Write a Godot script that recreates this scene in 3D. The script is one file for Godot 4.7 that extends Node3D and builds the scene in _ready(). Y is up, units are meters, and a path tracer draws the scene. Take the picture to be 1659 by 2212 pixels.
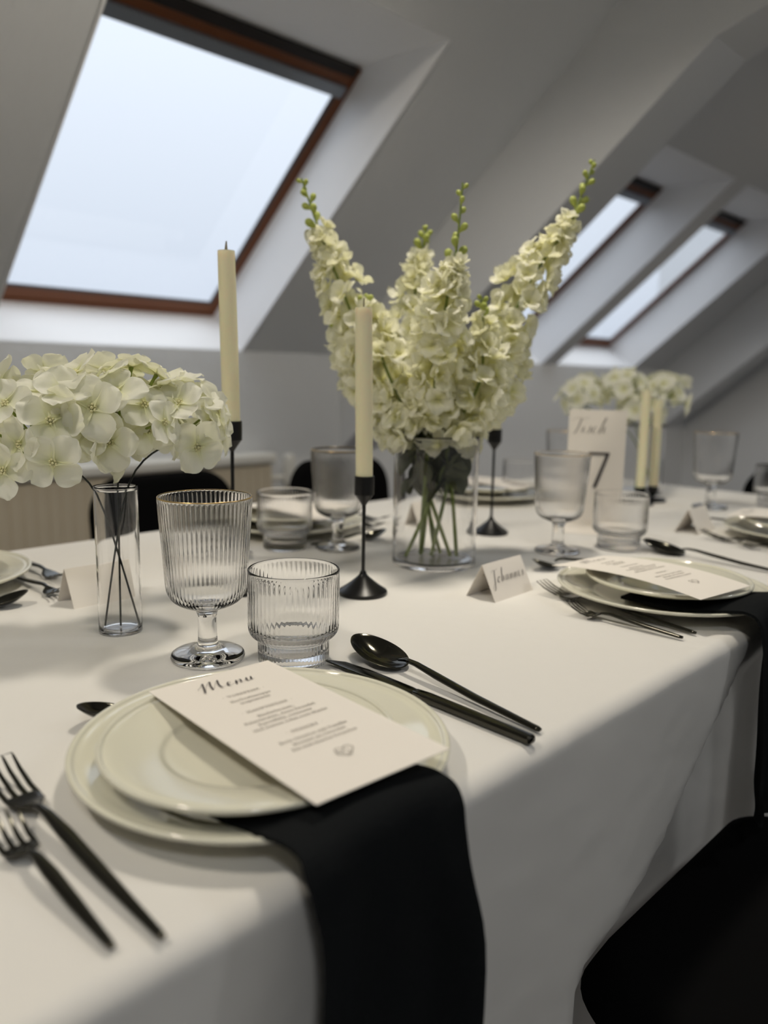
extends Node3D
# A table laid for a dinner under a sloped attic roof with skylights.
# Metres, y up. X runs along the table and the window wall, -Z towards that wall.

const TOP := 0.75            # table top
const WALL := -2.6           # window wall
const KNEE := 1.117          # height where the roof slope begins
const PITCH := 40.0

var M := {}
var names := {}
var rng := RandomNumberGenerator.new()

# ---------------------------------------------------------------- mesh builder
class MB:
	var v := PackedVector3Array()
	var n := PackedVector3Array()
	var c := PackedColorArray()
	var t := PackedInt32Array()
	var col := Color.WHITE

	func _start() -> int:
		return v.size()

	func _smooth(from: int, ifrom: int) -> void:
		n.resize(v.size())
		for i in range(from, v.size()):
			n[i] = Vector3.ZERO
		for k in range(ifrom, t.size(), 3):
			var a := v[t[k]]
			var f := (v[t[k + 2]] - a).cross(v[t[k + 1]] - a)
			n[t[k]] += f
			n[t[k + 1]] += f
			n[t[k + 2]] += f
		for i in range(from, v.size()):
			n[i] = n[i].normalized() if n[i].length_squared() > 1e-24 else Vector3.UP

	# rows of points joined into one smooth sheet; wrap closes each row
	func grid(rows: Array, wrap := false, flip := false, cols: Array = []) -> void:
		var s := _start()
		var i0 := t.size()
		var w: int = rows[0].size()
		for r in rows.size():
			v.append_array(rows[r])
			for k in w:
				c.append(cols[r][k] if cols.size() else col)
		for r in rows.size() - 1:
			for k in (w if wrap else w - 1):
				var a := s + r * w + k
				var b := s + r * w + (k + 1) % w
				var d := a + w
				var e := b + w
				if flip:
					t.append_array(PackedInt32Array([a, b, d, b, e, d]))
				else:
					t.append_array(PackedInt32Array([a, d, b, b, d, e]))
		_smooth(s, i0)

	func quad(a: Vector3, b: Vector3, d: Vector3, e: Vector3) -> void:   # clockwise seen from the front
		var s := _start()
		var i0 := t.size()
		v.append_array(PackedVector3Array([a, b, d, e]))
		for k in 4:
			c.append(col)
		t.append_array(PackedInt32Array([s, s + 1, s + 2, s, s + 2, s + 3]))
		_smooth(s, i0)

	func tri(a: Vector3, b: Vector3, d: Vector3) -> void:
		var s := _start()
		var i0 := t.size()
		v.append_array(PackedVector3Array([a, b, d]))
		for k in 3:
			c.append(col)
		t.append_array(PackedInt32Array([s, s + 1, s + 2]))
		_smooth(s, i0)

	# eight corners: p[0..3] one face in a ring, p[4..7] the opposite face
	func hexa(p: Array) -> void:
		var mid := Vector3.ZERO
		for q in p:
			mid += q / 8.0
		for f in [[0, 1, 2, 3], [4, 5, 6, 7], [0, 1, 5, 4], [1, 2, 6, 5], [2, 3, 7, 6], [3, 0, 4, 7]]:
			var a: Vector3 = p[f[0]]
			var b: Vector3 = p[f[1]]
			var d: Vector3 = p[f[2]]
			var e: Vector3 = p[f[3]]
			if (d - a).cross(b - a).dot((a + d) / 2.0 - mid) < 0.0:
				quad(a, e, d, b)
			else:
				quad(a, b, d, e)

	func box(at: Vector3, size: Vector3, ch := 0.0) -> void:
		var h := size / 2.0
		if ch <= 0.0:
			var p := []
			for y in [-1, 1]:
				for q in [[-1, -1], [1, -1], [1, 1], [-1, 1]]:
					p.append(at + Vector3(q[0] * h.x, y * h.y, q[1] * h.z))
			hexa(p)
			return
		var rings := []
		for lv in [[-h.y, ch], [-h.y + ch, 0.0], [h.y - ch, 0.0], [h.y, ch]]:
			var ring := PackedVector3Array()
			var x: float = h.x - lv[1]
			var z: float = h.z - lv[1]
			for q in [[-x + ch, -z], [x - ch, -z], [x, -z + ch], [x, z - ch], [x - ch, z], [-x + ch, z], [-x, z - ch], [-x, -z + ch]]:
				ring.append(at + Vector3(q[0], lv[0], q[1]))
			rings.append(ring)
		for r in 3:
			for k in 8:
				var j := (k + 1) % 8
				quad(rings[r][k], rings[r][j], rings[r + 1][j], rings[r + 1][k])
		for k in range(1, 7):
			tri(rings[3][0], rings[3][k], rings[3][k + 1])
			tri(rings[0][0], rings[0][k + 1], rings[0][k])

	# profile of (radius, height); rib: [count, depth, first profile index, full from, full to, last] flutes the radius
	func lathe(prof: PackedVector2Array, seg: int, rib := []) -> void:
		var rows := []
		for i in prof.size():
			var ring := PackedVector3Array()
			for k in seg:
				var a := TAU * k / seg
				var r := prof[i].x
				if rib.size():
					var k3 := i / 3.0
					var w := smoothstep(rib[2], rib[3], k3) * (1.0 - smoothstep(rib[4], rib[5], k3))
					r *= 1.0 + w * rib[1] * (absf(cos(a * rib[0] / 2.0)) - 0.55)
				ring.append(Vector3(r * cos(a), prof[i].y, r * sin(a)))
			rows.append(ring)
		grid(rows, true, true)

	func tube(path: PackedVector3Array, radii: PackedFloat32Array, seg := 8, squash := 1.0) -> void:
		var rows := []
		var side := Vector3.RIGHT
		for i in path.size():
			var d := (path[mini(i + 1, path.size() - 1)] - path[maxi(i - 1, 0)]).normalized()
			side = (side - d * side.dot(d))
			if side.length() < 0.05:
				side = Vector3.FORWARD - d * Vector3.FORWARD.dot(d)
			side = side.normalized()
			var up := side.cross(d)
			var ring := PackedVector3Array()
			var r: float = radii[mini(i, radii.size() - 1)]
			for k in seg:
				var a := TAU * k / seg
				ring.append(path[i] + side * cos(a) * r + up * sin(a) * r * squash)
			rows.append(ring)
		var first := PackedVector3Array()
		var last := PackedVector3Array()
		for k in seg:
			first.append(path[0])
			last.append(path[path.size() - 1])
		rows.push_front(first)
		rows.append(last)
		grid(rows, true, true)

	# loft of rounded bars: each station [z, y, half width, half thickness]
	func bar(st: Array, seg := 12, pw := 0.7) -> void:
		var rows := []
		var all := [[st[0][0], st[0][1], 0.0, 0.0]] + st + [[st[-1][0], st[-1][1], 0.0, 0.0]]
		for s in all:
			var ring := PackedVector3Array()
			for k in seg:
				var a := TAU * (k + 0.5) / seg
				var x: float = sign(cos(a)) * pow(absf(cos(a)), pw) * s[2]
				var y: float = sign(sin(a)) * pow(absf(sin(a)), pw) * s[3]
				ring.append(Vector3(x + (s[4] if s.size() > 4 else 0.0), s[1] + y, s[0]))
			rows.append(ring)
		grid(rows, true, st[0][0] > st[-1][0])

	# a sheet of cloth or card with thickness th along its normals
	func shell(rows: Array, th: float, flip := false) -> void:
		var tmp := MB.new()
		tmp.grid(rows, false, flip)
		var w: int = rows[0].size()
		var under := []
		for r in rows.size():
			var line := PackedVector3Array()
			for k in w:
				line.append(rows[r][k] - tmp.n[r * w + k] * th)
			under.append(line)
		grid(rows, false, flip)
		grid(under, false, not flip)
		var rim_a := PackedVector3Array()
		var rim_b := PackedVector3Array()
		for k in w:
			rim_a.append(rows[0][k]); rim_b.append(under[0][k])
		for r in range(1, rows.size()):
			rim_a.append(rows[r][w - 1]); rim_b.append(under[r][w - 1])
		for k in range(w - 2, -1, -1):
			rim_a.append(rows[-1][k]); rim_b.append(under[-1][k])
		for r in range(rows.size() - 2, -1, -1):
			rim_a.append(rows[r][0]); rim_b.append(under[r][0])
		grid([rim_b, rim_a], false, not flip)

	func mesh() -> ArrayMesh:
		var a := []
		a.resize(Mesh.ARRAY_MAX)
		a[Mesh.ARRAY_VERTEX] = v
		a[Mesh.ARRAY_NORMAL] = n
		a[Mesh.ARRAY_COLOR] = c
		a[Mesh.ARRAY_INDEX] = t
		var m := ArrayMesh.new()
		m.add_surface_from_arrays(Mesh.PRIMITIVE_TRIANGLES, a)
		return m

# ---------------------------------------------------------------- scene helpers
func numbered(called: String) -> String:
	names[called] = names.get(called, -1) + 1
	return called if names[called] == 0 else "%s_%03d" % [called, names[called]]

func tag(o: Node3D, label: String, category: String, group := "") -> Node3D:
	o.set_meta("label", label)
	if category:
		o.set_meta("category", category)
	if group:
		o.set_meta("group", group)
	return o

func thing(called: String, label: String, category: String, at := Vector3.ZERO, turn := 0.0, group := "") -> Node3D:
	var o := Node3D.new()
	o.name = numbered(called)
	add_child(o)
	o.position = at
	o.rotation.y = turn
	tag(o, label, category, group)
	return o

func part(called: String, m: Mesh, material: Material, parent: Node3D, at := Vector3.ZERO) -> MeshInstance3D:
	var o := MeshInstance3D.new()
	o.name = called
	o.mesh = m
	o.material_override = material
	o.position = at
	parent.add_child(o, true)
	return o

func structure(called: String, m: Mesh, material: Material, label := "") -> MeshInstance3D:
	var o := part(called, m, material, self)
	o.set_meta("kind", "structure")
	if label:
		o.set_meta("label", label)
	return o

func copy(o: Node3D, label: String, at: Vector3, turn := 0.0, group := "") -> Node3D:
	var r: Node3D = o.duplicate()
	r.name = numbered(String(o.name).trim_suffix("_001"))
	add_child(r)
	r.position = at
	r.rotation = Vector3(0, turn, 0)
	r.set_meta("label", label)
	if group:
		r.set_meta("group", group)
	return r

func mat(c: Color, rough := 0.6, metal := 0.0) -> StandardMaterial3D:
	var m := StandardMaterial3D.new()
	m.albedo_color = c
	m.roughness = rough
	m.metallic = metal
	return m

func noise_bump(m: StandardMaterial3D, freq: float, scale: float, strength: float, px := 512, oct := 4) -> void:
	var f := FastNoiseLite.new()
	f.seed = 7
	f.frequency = freq
	f.fractal_octaves = oct
	var t := NoiseTexture2D.new()
	t.width = px
	t.height = px
	t.seamless = true
	t.as_normal_map = true
	t.bump_strength = strength
	t.noise = f
	m.normal_enabled = true
	m.normal_texture = t
	m.normal_scale = 1.0
	m.uv1_triplanar = true
	m.uv1_world_triplanar = true
	m.uv1_scale = Vector3.ONE * scale

func glass(tint: Color, ior := 0.042) -> StandardMaterial3D:
	var m := StandardMaterial3D.new()
	m.albedo_color = tint
	m.roughness = 0.0
	m.refraction_enabled = true
	m.refraction_scale = ior
	return m

func pv2(a: Array) -> PackedVector2Array:
	var p := PackedVector2Array()
	for q in a:
		p.append(Vector2(q[0], q[1]))
	return p

func spline(pts: Array, steps: int) -> PackedVector3Array:
	var out := PackedVector3Array()
	for i in pts.size() - 1:
		var p0: Vector3 = pts[maxi(i - 1, 0)]
		var p1: Vector3 = pts[i]
		var p2: Vector3 = pts[i + 1]
		var p3: Vector3 = pts[mini(i + 2, pts.size() - 1)]
		for s in steps:
			out.append(p1.cubic_interpolate(p2, p0, p3, float(s) / steps))
	out.append(pts[-1])
	return out

func round_profile(a: Array, steps := 3) -> PackedVector2Array:
	# smooth curve through profile points; a third entry 1 keeps a corner
	var out := PackedVector2Array()
	for i in a.size() - 1:
		var p1 := Vector2(a[i][0], a[i][1])
		var p2 := Vector2(a[i + 1][0], a[i + 1][1])
		var p0 := p1 if i == 0 or a[i].size() > 2 else Vector2(a[i - 1][0], a[i - 1][1])
		var p3 := p2 if i + 2 >= a.size() or a[i + 1].size() > 2 else Vector2(a[i + 2][0], a[i + 2][1])
		for s in steps:
			var q := p1.cubic_interpolate(p2, p0, p3, float(s) / steps)
			out.append(Vector2(maxf(q.x, 0.0), q.y))
	out.append(Vector2(a[-1][0], a[-1][1]))
	return out

# ---------------------------------------------------------------- handwriting
const LETTERS := {
	"M": [1.28, [[0, .35], [.06, .5], [.2, .62], [.38, .95], [.28, .3], [.22, -.08]], [[.22, -.08], [.48, .6], [.74, .98], [.66, .5], [.68, .08], [.92, .6], [1.12, .95], [1.04, .4], [1.12, .06], [1.28, .1]]],
	"e": [.36, [[0, .1], [.15, .22], [.27, .38], [.18, .45], [.08, .25], [.17, .04], [.36, .12]]],
	"n": [.46, [[0, .1], [.13, .42], [.08, .02], [.25, .38], [.35, .38], [.33, .1], [.46, .08]]],
	"u": [.5, [[0, .08], [.15, .42], [.11, .12], [.23, .05], [.38, .42], [.35, .08], [.5, .1]]],
	"o": [.42, [[0, .1], [.1, .3], [.22, .42], [.08, .25], [.14, .04], [.28, .08], [.33, .28], [.24, .42], [.42, .36]]],
	"h": [.46, [[0, .08], [.2, .55], [.34, .95], [.24, .9], [.1, .02], [.25, .38], [.35, .38], [.33, .1], [.46, .08]]],
	"a": [.48, [[.35, .38], [.2, .42], [.07, .2], [.15, .04], [.3, .2], [.38, .42], [.34, .08], [.48, .1]]],
	"s": [.3, [[0, .08], [.13, .3], [.2, .44], [.25, .2], [.16, .04], [.03, .08]]],
	"J": [.6, [[.1, .8], [.3, .95], [.6, .9], [.85, 1.0]], [[.5, .92], [.42, .4], [.3, -.35], [.12, -.4], [.08, -.2], [.38, .05], [.6, .1]]],
	"T": [.66, [[0, .8], [.25, .95], [.7, .9], [1.0, 1.0]], [[.55, .92], [.48, .4], [.36, 0], [.2, .02]]],
	"i": [.26, [[0, .08], [.13, .42], [.1, .1], [.26, .1]], [[.18, .62], [.2, .66]]],
	"c": [.34, [[.28, .36], [.18, .42], [.06, .2], [.14, .03], [.34, .12]]],
}

# a ribbon of ink in the xy plane, facing +z, centred on x
func handwriting(text: String, size: float, thick := 1.0, track := 0.0) -> ArrayMesh:
	var width := 0.0
	for ch in text:
		width += LETTERS[ch][0] + track
	var b := MB.new()
	var x := -width / 2.0
	for ch in text:
		var l: Array = LETTERS[ch]
		for s in range(1, l.size()):
			var pts := []
			for q in l[s]:
				pts.append(Vector3(q[0] + q[1] * 0.22, q[1], 0))
			var line := spline(pts, 5)
			var left := PackedVector3Array()
			var right := PackedVector3Array()
			for i in line.size():
				var d := (line[mini(i + 1, line.size() - 1)] - line[maxi(i - 1, 0)]).normalized()
				var w := (0.009 + 0.036 * pow(maxf(0.0, -d.y), 1.5)) * thick
				var side := Vector3(-d.y, d.x, 0) * w
				left.append((line[i] + side + Vector3(x, 0, 0)) * size)
				right.append((line[i] - side + Vector3(x, 0, 0)) * size)
			b.grid([left, right], false, true)
		x += l[0] + track
	return b.mesh()

func print_line(text: String, height: float, parent: Node3D, at: Vector3, basis_: Basis, serif := true, spread := 1.0) -> void:
	var f := SystemFont.new()
	f.font_names = PackedStringArray(["Droid Serif" if serif else "Droid Sans"])
	var m := TextMesh.new()
	m.font = f
	m.text = text
	m.font_size = 16
	m.pixel_size = height / 16.0
	m.depth = 0.0001
	m.curve_step = 4.0
	var o := part("lettering", m, M.ink_soft, parent, at)
	o.basis = basis_ * Basis.from_scale(Vector3(spread, 1, 1))

# ---------------------------------------------------------------- _ready
func _ready() -> void:
	rng.seed = 20240611
	# camera
	var cam := Camera3D.new()
	cam.name = "camera"
	add_child(cam)
	cam.position = Vector3(0, 1.03, 0)
	cam.rotation_order = EULER_ORDER_YXZ
	cam.rotation = Vector3(deg_to_rad(-9.73), deg_to_rad(-45.5), 0.019)
	var lens := CameraAttributesPhysical.new()
	lens.frustum_focal_length = 18.54
	lens.frustum_focus_distance = 0.765
	lens.exposure_aperture = 2.1
	lens.frustum_near = 0.05
	lens.frustum_far = 100.0
	cam.attributes = lens
	cam.current = true
	# overcast sky
	var sky_m := ProceduralSkyMaterial.new()
	sky_m.sky_top_color = Color(1.06, 1.09, 1.12)
	sky_m.sky_horizon_color = Color(0.63, 0.664, 0.713)
	sky_m.sky_curve = 1.2
	sky_m.sky_energy_multiplier = 1.0
	sky_m.ground_bottom_color = Color(0.35, 0.36, 0.36)
	sky_m.ground_horizon_color = Color(0.55, 0.57, 0.6)
	var sky := Sky.new()
	sky.sky_material = sky_m
	var env := Environment.new()
	env.background_mode = Environment.BG_SKY
	env.sky = sky
	env.tonemap_mode = Environment.TONE_MAPPER_LINEAR
	env.background_energy_multiplier = 1.82
	env.tonemap_exposure = 1.0
	env.sdfgi_enabled = true
	env.ssao_enabled = true
	env.ssil_enabled = true
	var we := WorldEnvironment.new()
	we.name = "sky"
	we.environment = env
	add_child(we)
	materials()
	room()
	lamps()
	table()
	settings()
	glasses()
	candles()
	flowers()
	chairs()

func materials() -> void:
	M.wall = mat(Color(0.88, 0.885, 0.89), 0.85)
	noise_bump(M.wall, 0.03, 1.2, 1.5)
	M.lining = mat(Color(0.97, 0.97, 0.975), 0.6)
	M.floor = mat(Color(0.36, 0.35, 0.35), 0.7)
	noise_bump(M.floor, 0.05, 2.0, 3.0)
	M.wood = mat(Color(0.47, 0.27, 0.14), 0.5)
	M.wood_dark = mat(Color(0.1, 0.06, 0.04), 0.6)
	M.rail = mat(Color(0.55, 0.57, 0.6), 0.4, 0.3)
	M.gasket = mat(Color(0.3, 0.3, 0.31), 0.6)
	M.pane = StandardMaterial3D.new()
	M.pane.transparency = BaseMaterial3D.TRANSPARENCY_ALPHA
	M.pane.albedo_color = Color(0.9, 0.95, 1.0, 0.03)
	M.pane.roughness = 0.0
	M.radiator = mat(Color(0.8, 0.755, 0.67), 0.45)
	M.white_metal = mat(Color(0.88, 0.87, 0.84), 0.4)
	M.cloth = mat(Color(0.9, 0.89, 0.87), 0.9)
	noise_bump(M.cloth, 0.012, 1.3, 1.6, 512, 3)
	M.tabletop = mat(Color(0.55, 0.45, 0.35), 0.6)
	M.ceramic = mat(Color(0.89, 0.88, 0.81), 0.1)
	M.ceramic.clearcoat_enabled = true
	M.ceramic.clearcoat = 0.6
	M.ceramic.clearcoat_roughness = 0.03
	M.black_cloth = mat(Color(0.1, 0.107, 0.112), 1.0)
	M.black_cloth.metallic_specular = 0.2
	noise_bump(M.black_cloth, 0.08, 9.0, 2.0)
	M.black_metal = mat(Color(0.27, 0.265, 0.24), 0.12, 1.0)
	M.black_iron = mat(Color(0.03, 0.03, 0.032), 0.32, 0.2)
	M.paper = mat(Color(0.94, 0.915, 0.88), 0.8)
	M.ink = mat(Color(0.27, 0.25, 0.25), 0.8)
	M.ink_soft = mat(Color(0.66, 0.64, 0.61), 0.8)
	M.glass = glass(Color(1, 1, 1, 0.0))
	M.thick_glass = glass(Color(0.97, 0.99, 0.985, 0.0))
	M.gold = mat(Color(0.88, 0.76, 0.55), 0.25, 1.0)
	M.wax = mat(Color(0.92, 0.9, 0.76), 0.5)
	M.wax.subsurf_scatter_enabled = true
	M.wax.subsurf_scatter_strength = 0.25
	M.wick = mat(Color(0.5, 0.47, 0.4), 0.9)
	M.petal = mat(Color(1, 1, 1), 0.6)
	M.petal.vertex_color_use_as_albedo = true
	M.petal.cull_mode = BaseMaterial3D.CULL_DISABLED
	M.petal.backlight_enabled = true
	M.petal.backlight = Color(0.95, 0.95, 0.86)
	M.stamen = mat(Color(0.86, 0.84, 0.66), 0.6)
	M.green = mat(Color(0.5, 0.56, 0.22), 0.5)
	M.bud = mat(Color(0.68, 0.72, 0.36), 0.5)
	M.bud.backlight_enabled = true
	M.bud.backlight = Color(0.5, 0.52, 0.25)
	M.stalk = mat(Color(0.5, 0.56, 0.3), 0.5)
	M.wire = mat(Color(0.06, 0.09, 0.07), 0.5)
	M.leaf = mat(Color(0.27, 0.29, 0.15), 0.6)
	M.leaf.cull_mode = BaseMaterial3D.CULL_DISABLED
	M.velvet = mat(Color(0.05, 0.05, 0.052), 1.0)
	M.velvet.metallic_specular = 0.15
	M.lamp_body = mat(Color(0.85, 0.85, 0.85), 0.4)
	M.lamp_glow = mat(Color(1, 0.95, 0.85), 0.5)
	M.lamp_glow.emission_enabled = true
	M.lamp_glow.emission = Color(1.0, 0.93, 0.8)
	M.lamp_glow.emission_energy_multiplier = 6.0

# ---------------------------------------------------------------- room
func slope_point(x: float, s: float, d: float) -> Vector3:
	# s metres up the roof slope from the knee, d metres outwards from its inner face
	var cp := cos(deg_to_rad(PITCH))
	var sp := sin(deg_to_rad(PITCH))
	return Vector3(x, KNEE + s * sp + d * cp, WALL + s * cp - d * sp)

func slope_block(b: MB, x0: float, x1: float, s0: float, s1: float, d0: float, d1: float) -> void:
	b.hexa([slope_point(x0, s0, d0), slope_point(x1, s0, d0), slope_point(x1, s1, d0), slope_point(x0, s1, d0),
		slope_point(x0, s0, d1), slope_point(x1, s0, d1), slope_point(x1, s1, d1), slope_point(x0, s1, d1)])

func prism(b: MB, pts: Array, x0: float, x1: float) -> void:
	# convex polygon of (z, y) drawn out along x
	for i in range(1, pts.size() - 1):
		var tri := [pts[0], pts[i], pts[i + 1]]
		for e in [[x0, false], [x1, true]]:
			var q := []
			for p in tri:
				q.append(Vector3(e[0], p[1], p[0]))
			var out := -1.0 if e[0] == x0 else 1.0
			if (q[2] - q[0]).cross(q[1] - q[0]).x * out < 0:
				b.tri(q[0], q[2], q[1])
			else:
				b.tri(q[0], q[1], q[2])
	var mid := Vector2.ZERO
	for p in pts:
		mid += Vector2(p[0], p[1]) / pts.size()
	for i in pts.size():
		var p: Array = pts[i]
		var q: Array = pts[(i + 1) % pts.size()]
		var a := Vector3(x0, p[1], p[0])
		var c := Vector3(x0, q[1], q[0])
		var d := Vector3(x1, q[1], q[0])
		var e := Vector3(x1, p[1], p[0])
		var away := Vector3(0, (p[1] + q[1]) / 2.0 - mid.y, (p[0] + q[0]) / 2.0 - mid.x)
		if (d - a).cross(c - a).dot(away) < 0:
			b.quad(a, e, d, c)
		else:
			b.quad(a, c, d, e)

const WINDOWS := [[0.894, 1.848], [2.96, 3.915], [4.056, 5.006]]
const X0 := -3.2
const X1 := 5.88
const HIGH := 2.376          # flat ceiling
const S_TOP := 1.325         # upper edge of each window opening along the slope
const DEEP := 0.248          # how far out the window frames sit

func room() -> void:
	var s_end := (HIGH - KNEE) / sin(deg_to_rad(PITCH))
	var b := MB.new()
	b.box(Vector3((X0 + X1) / 2, -0.05, -0.3), Vector3(X1 - X0 + 0.6, 0.1, 6.0))
	structure("floor", b.mesh(), M.floor, "dark grey floor under the table")
	b = MB.new()
	prism(b, [[WALL, 0.0], [WALL, KNEE], [-2.815, 1.254], [-2.95, 1.12], [-2.95, 0.0]], X0 - 0.2, X1 + 0.2)
	structure("wall_left", b.mesh(), M.wall, "low grey-white wall under the skylights")
	b = MB.new()
	b.box(Vector3(X1 + 0.1, 1.3, -0.1), Vector3(0.2, 2.6, 5.6))
	structure("wall_back", b.mesh(), M.wall, "end wall beyond the last skylight")
	b = MB.new()
	b.box(Vector3(X0 - 0.1, 1.3, -0.1), Vector3(0.2, 2.6, 5.6))
	structure("wall_front", b.mesh(), M.wall)
	b = MB.new()
	b.box(Vector3((X0 + X1) / 2, 1.3, 2.3), Vector3(X1 - X0 + 0.4, 2.6, 0.2))
	structure("wall_right", b.mesh(), M.wall)
	# the slope, in one piece round the three openings
	b = MB.new()
	var edges := [X0 - 0.2]
	for w in WINDOWS:
		edges.append_array(w)
	edges.append(X1 + 0.2)
	for i in range(0, edges.size(), 2):
		slope_block(b, edges[i], edges[i + 1], -0.12, s_end, 0.0, 0.26)
	for w in WINDOWS:
		slope_block(b, w[0], w[1], S_TOP, s_end, 0.0, 0.26)
	structure("ceiling", b.mesh(), M.wall, "sloping plaster ceiling cut by three skylights")
	b = MB.new()
	var zj: float = slope_point(0, s_end, 0).z
	b.box(Vector3((X0 + X1) / 2, HIGH + 0.1, (zj + 2.4) / 2 - 0.1), Vector3(X1 - X0 + 0.4, 0.2, 2.4 - zj + 0.2))
	structure("ceiling", b.mesh(), M.wall, "flat plaster ceiling above the slope")
	# boxed beams that follow the slope and turn along the ceiling
	for k in 2:
		var x: float = [2.352, 5.447][k]
		b = MB.new()
		prism(b, [[WALL - 0.02, 0.682], [-1.046, 1.986], [-1.046, 2.45], [WALL - 0.02, 1.15]], x, x + 0.229)
		prism(b, [[-1.046, 1.986], [-0.1, 2.30], [-0.1, 2.45], [-1.046, 2.45]], x, x + 0.229)
		var o := structure("trim_%d" % (k + 1), b.mesh(), M.wall, ["boxed roof beam between the first and second skylight", "boxed roof beam beyond the third skylight"][k])
	for k in 3:
		window(k)
	radiator()

func window(k: int) -> void:
	var x0: float = WINDOWS[k][0]
	var x1: float = WINDOWS[k][1]
	var root := Node3D.new()
	root.name = "window_%d" % (k + 1)
	add_child(root)
	root.set_meta("kind", "structure")
	root.set_meta("label", ["large brown-framed skylight nearest the camera, over the hydrangea", "second skylight, just beyond the boxed beam", "third and farthest skylight, at the right"][k])
	var s0 := -0.078
	var s1 := 1.053
	# white linings: two sides, head and sill
	for side in 2:
		var b := MB.new()
		var xa := x0 - 0.004 if side == 0 else x1 - 0.008
		b.hexa([slope_point(xa, 0.0, 0.0), slope_point(xa + 0.012, 0.0, 0.0), slope_point(xa + 0.012, S_TOP, 0.0), slope_point(xa, S_TOP, 0.0),
			slope_point(xa, s0, DEEP), slope_point(xa + 0.012, s0, DEEP), slope_point(xa + 0.012, s1, DEEP), slope_point(xa, s1, DEEP)])
		part("side_lining", b.mesh(), M.lining, root)
	var h := MB.new()
	h.hexa([slope_point(x0, S_TOP, 0), slope_point(x1, S_TOP, 0), slope_point(x1, S_TOP + 0.02, 0.01), slope_point(x0, S_TOP + 0.02, 0.01),
		slope_point(x0, s1, DEEP), slope_point(x1, s1, DEEP), slope_point(x1, s1 + 0.25, DEEP + 0.01), slope_point(x0, s1 + 0.25, DEEP + 0.01)])
	part("head_lining", h.mesh(), M.lining, root)
	h = MB.new()
	h.hexa([slope_point(x0, 0.0, -0.002), slope_point(x1, 0.0, -0.002), slope_point(x1, -0.015, 0.0), slope_point(x0, -0.015, 0.0),
		slope_point(x0, s0 + 0.012, DEEP), slope_point(x1, s0 + 0.012, DEEP), slope_point(x1, s0 - 0.02, DEEP), slope_point(x0, s0 - 0.02, DEEP)])
	part("sill_lining", h.mesh(), M.lining, root)
	# outer frame, sash, gasket, pane
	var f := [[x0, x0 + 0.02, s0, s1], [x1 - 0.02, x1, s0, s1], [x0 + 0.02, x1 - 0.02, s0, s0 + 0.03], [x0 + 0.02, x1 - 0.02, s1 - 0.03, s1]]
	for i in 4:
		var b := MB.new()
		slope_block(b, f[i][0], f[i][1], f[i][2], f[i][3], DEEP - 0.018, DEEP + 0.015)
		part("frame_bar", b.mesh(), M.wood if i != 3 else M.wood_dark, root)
	var a := [[x0 + 0.022, x0 + 0.042, s0 + 0.033, s1 - 0.033], [x1 - 0.042, x1 - 0.022, s0 + 0.033, s1 - 0.033], [x0 + 0.042, x1 - 0.042, s0 + 0.033, s0 + 0.078], [x0 + 0.042, x1 - 0.042, s1 - 0.078, s1 - 0.033]]
	for q in a:
		var b := MB.new()
		slope_block(b, q[0], q[1], q[2], q[3], DEEP - 0.015, DEEP + 0.0)
		part("sash_bar", b.mesh(), M.wood, root)
	var g := [[x0 + 0.042, x0 + 0.056, s0 + 0.078, s1 - 0.078], [x1 - 0.056, x1 - 0.042, s0 + 0.078, s1 - 0.078], [x0 + 0.056, x1 - 0.056, s0 + 0.078, s0 + 0.09], [x0 + 0.056, x1 - 0.056, s1 - 0.09, s1 - 0.078]]
	var gb := MB.new()
	for q in g:
		slope_block(gb, q[0], q[1], q[2], q[3], DEEP - 0.0125, DEEP - 0.009)
	part("gasket", gb.mesh(), M.gasket, root)
	var pb := MB.new()
	pb.quad(slope_point(x0 + 0.05, s0 + 0.07, DEEP - 0.0115), slope_point(x1 - 0.05, s0 + 0.07, DEEP - 0.0115), slope_point(x1 - 0.05, s1 - 0.07, DEEP - 0.0115), slope_point(x0 + 0.05, s1 - 0.07, DEEP - 0.0115))
	part("pane", pb.mesh(), M.pane, root)
	var rb := MB.new()
	slope_block(rb, x0 + 0.034, x1 - 0.034, s1 - 0.1, s1 - 0.062, DEEP - 0.03, DEEP - 0.004)
	part("vent_bar", rb.mesh(), M.rail, root)

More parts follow.
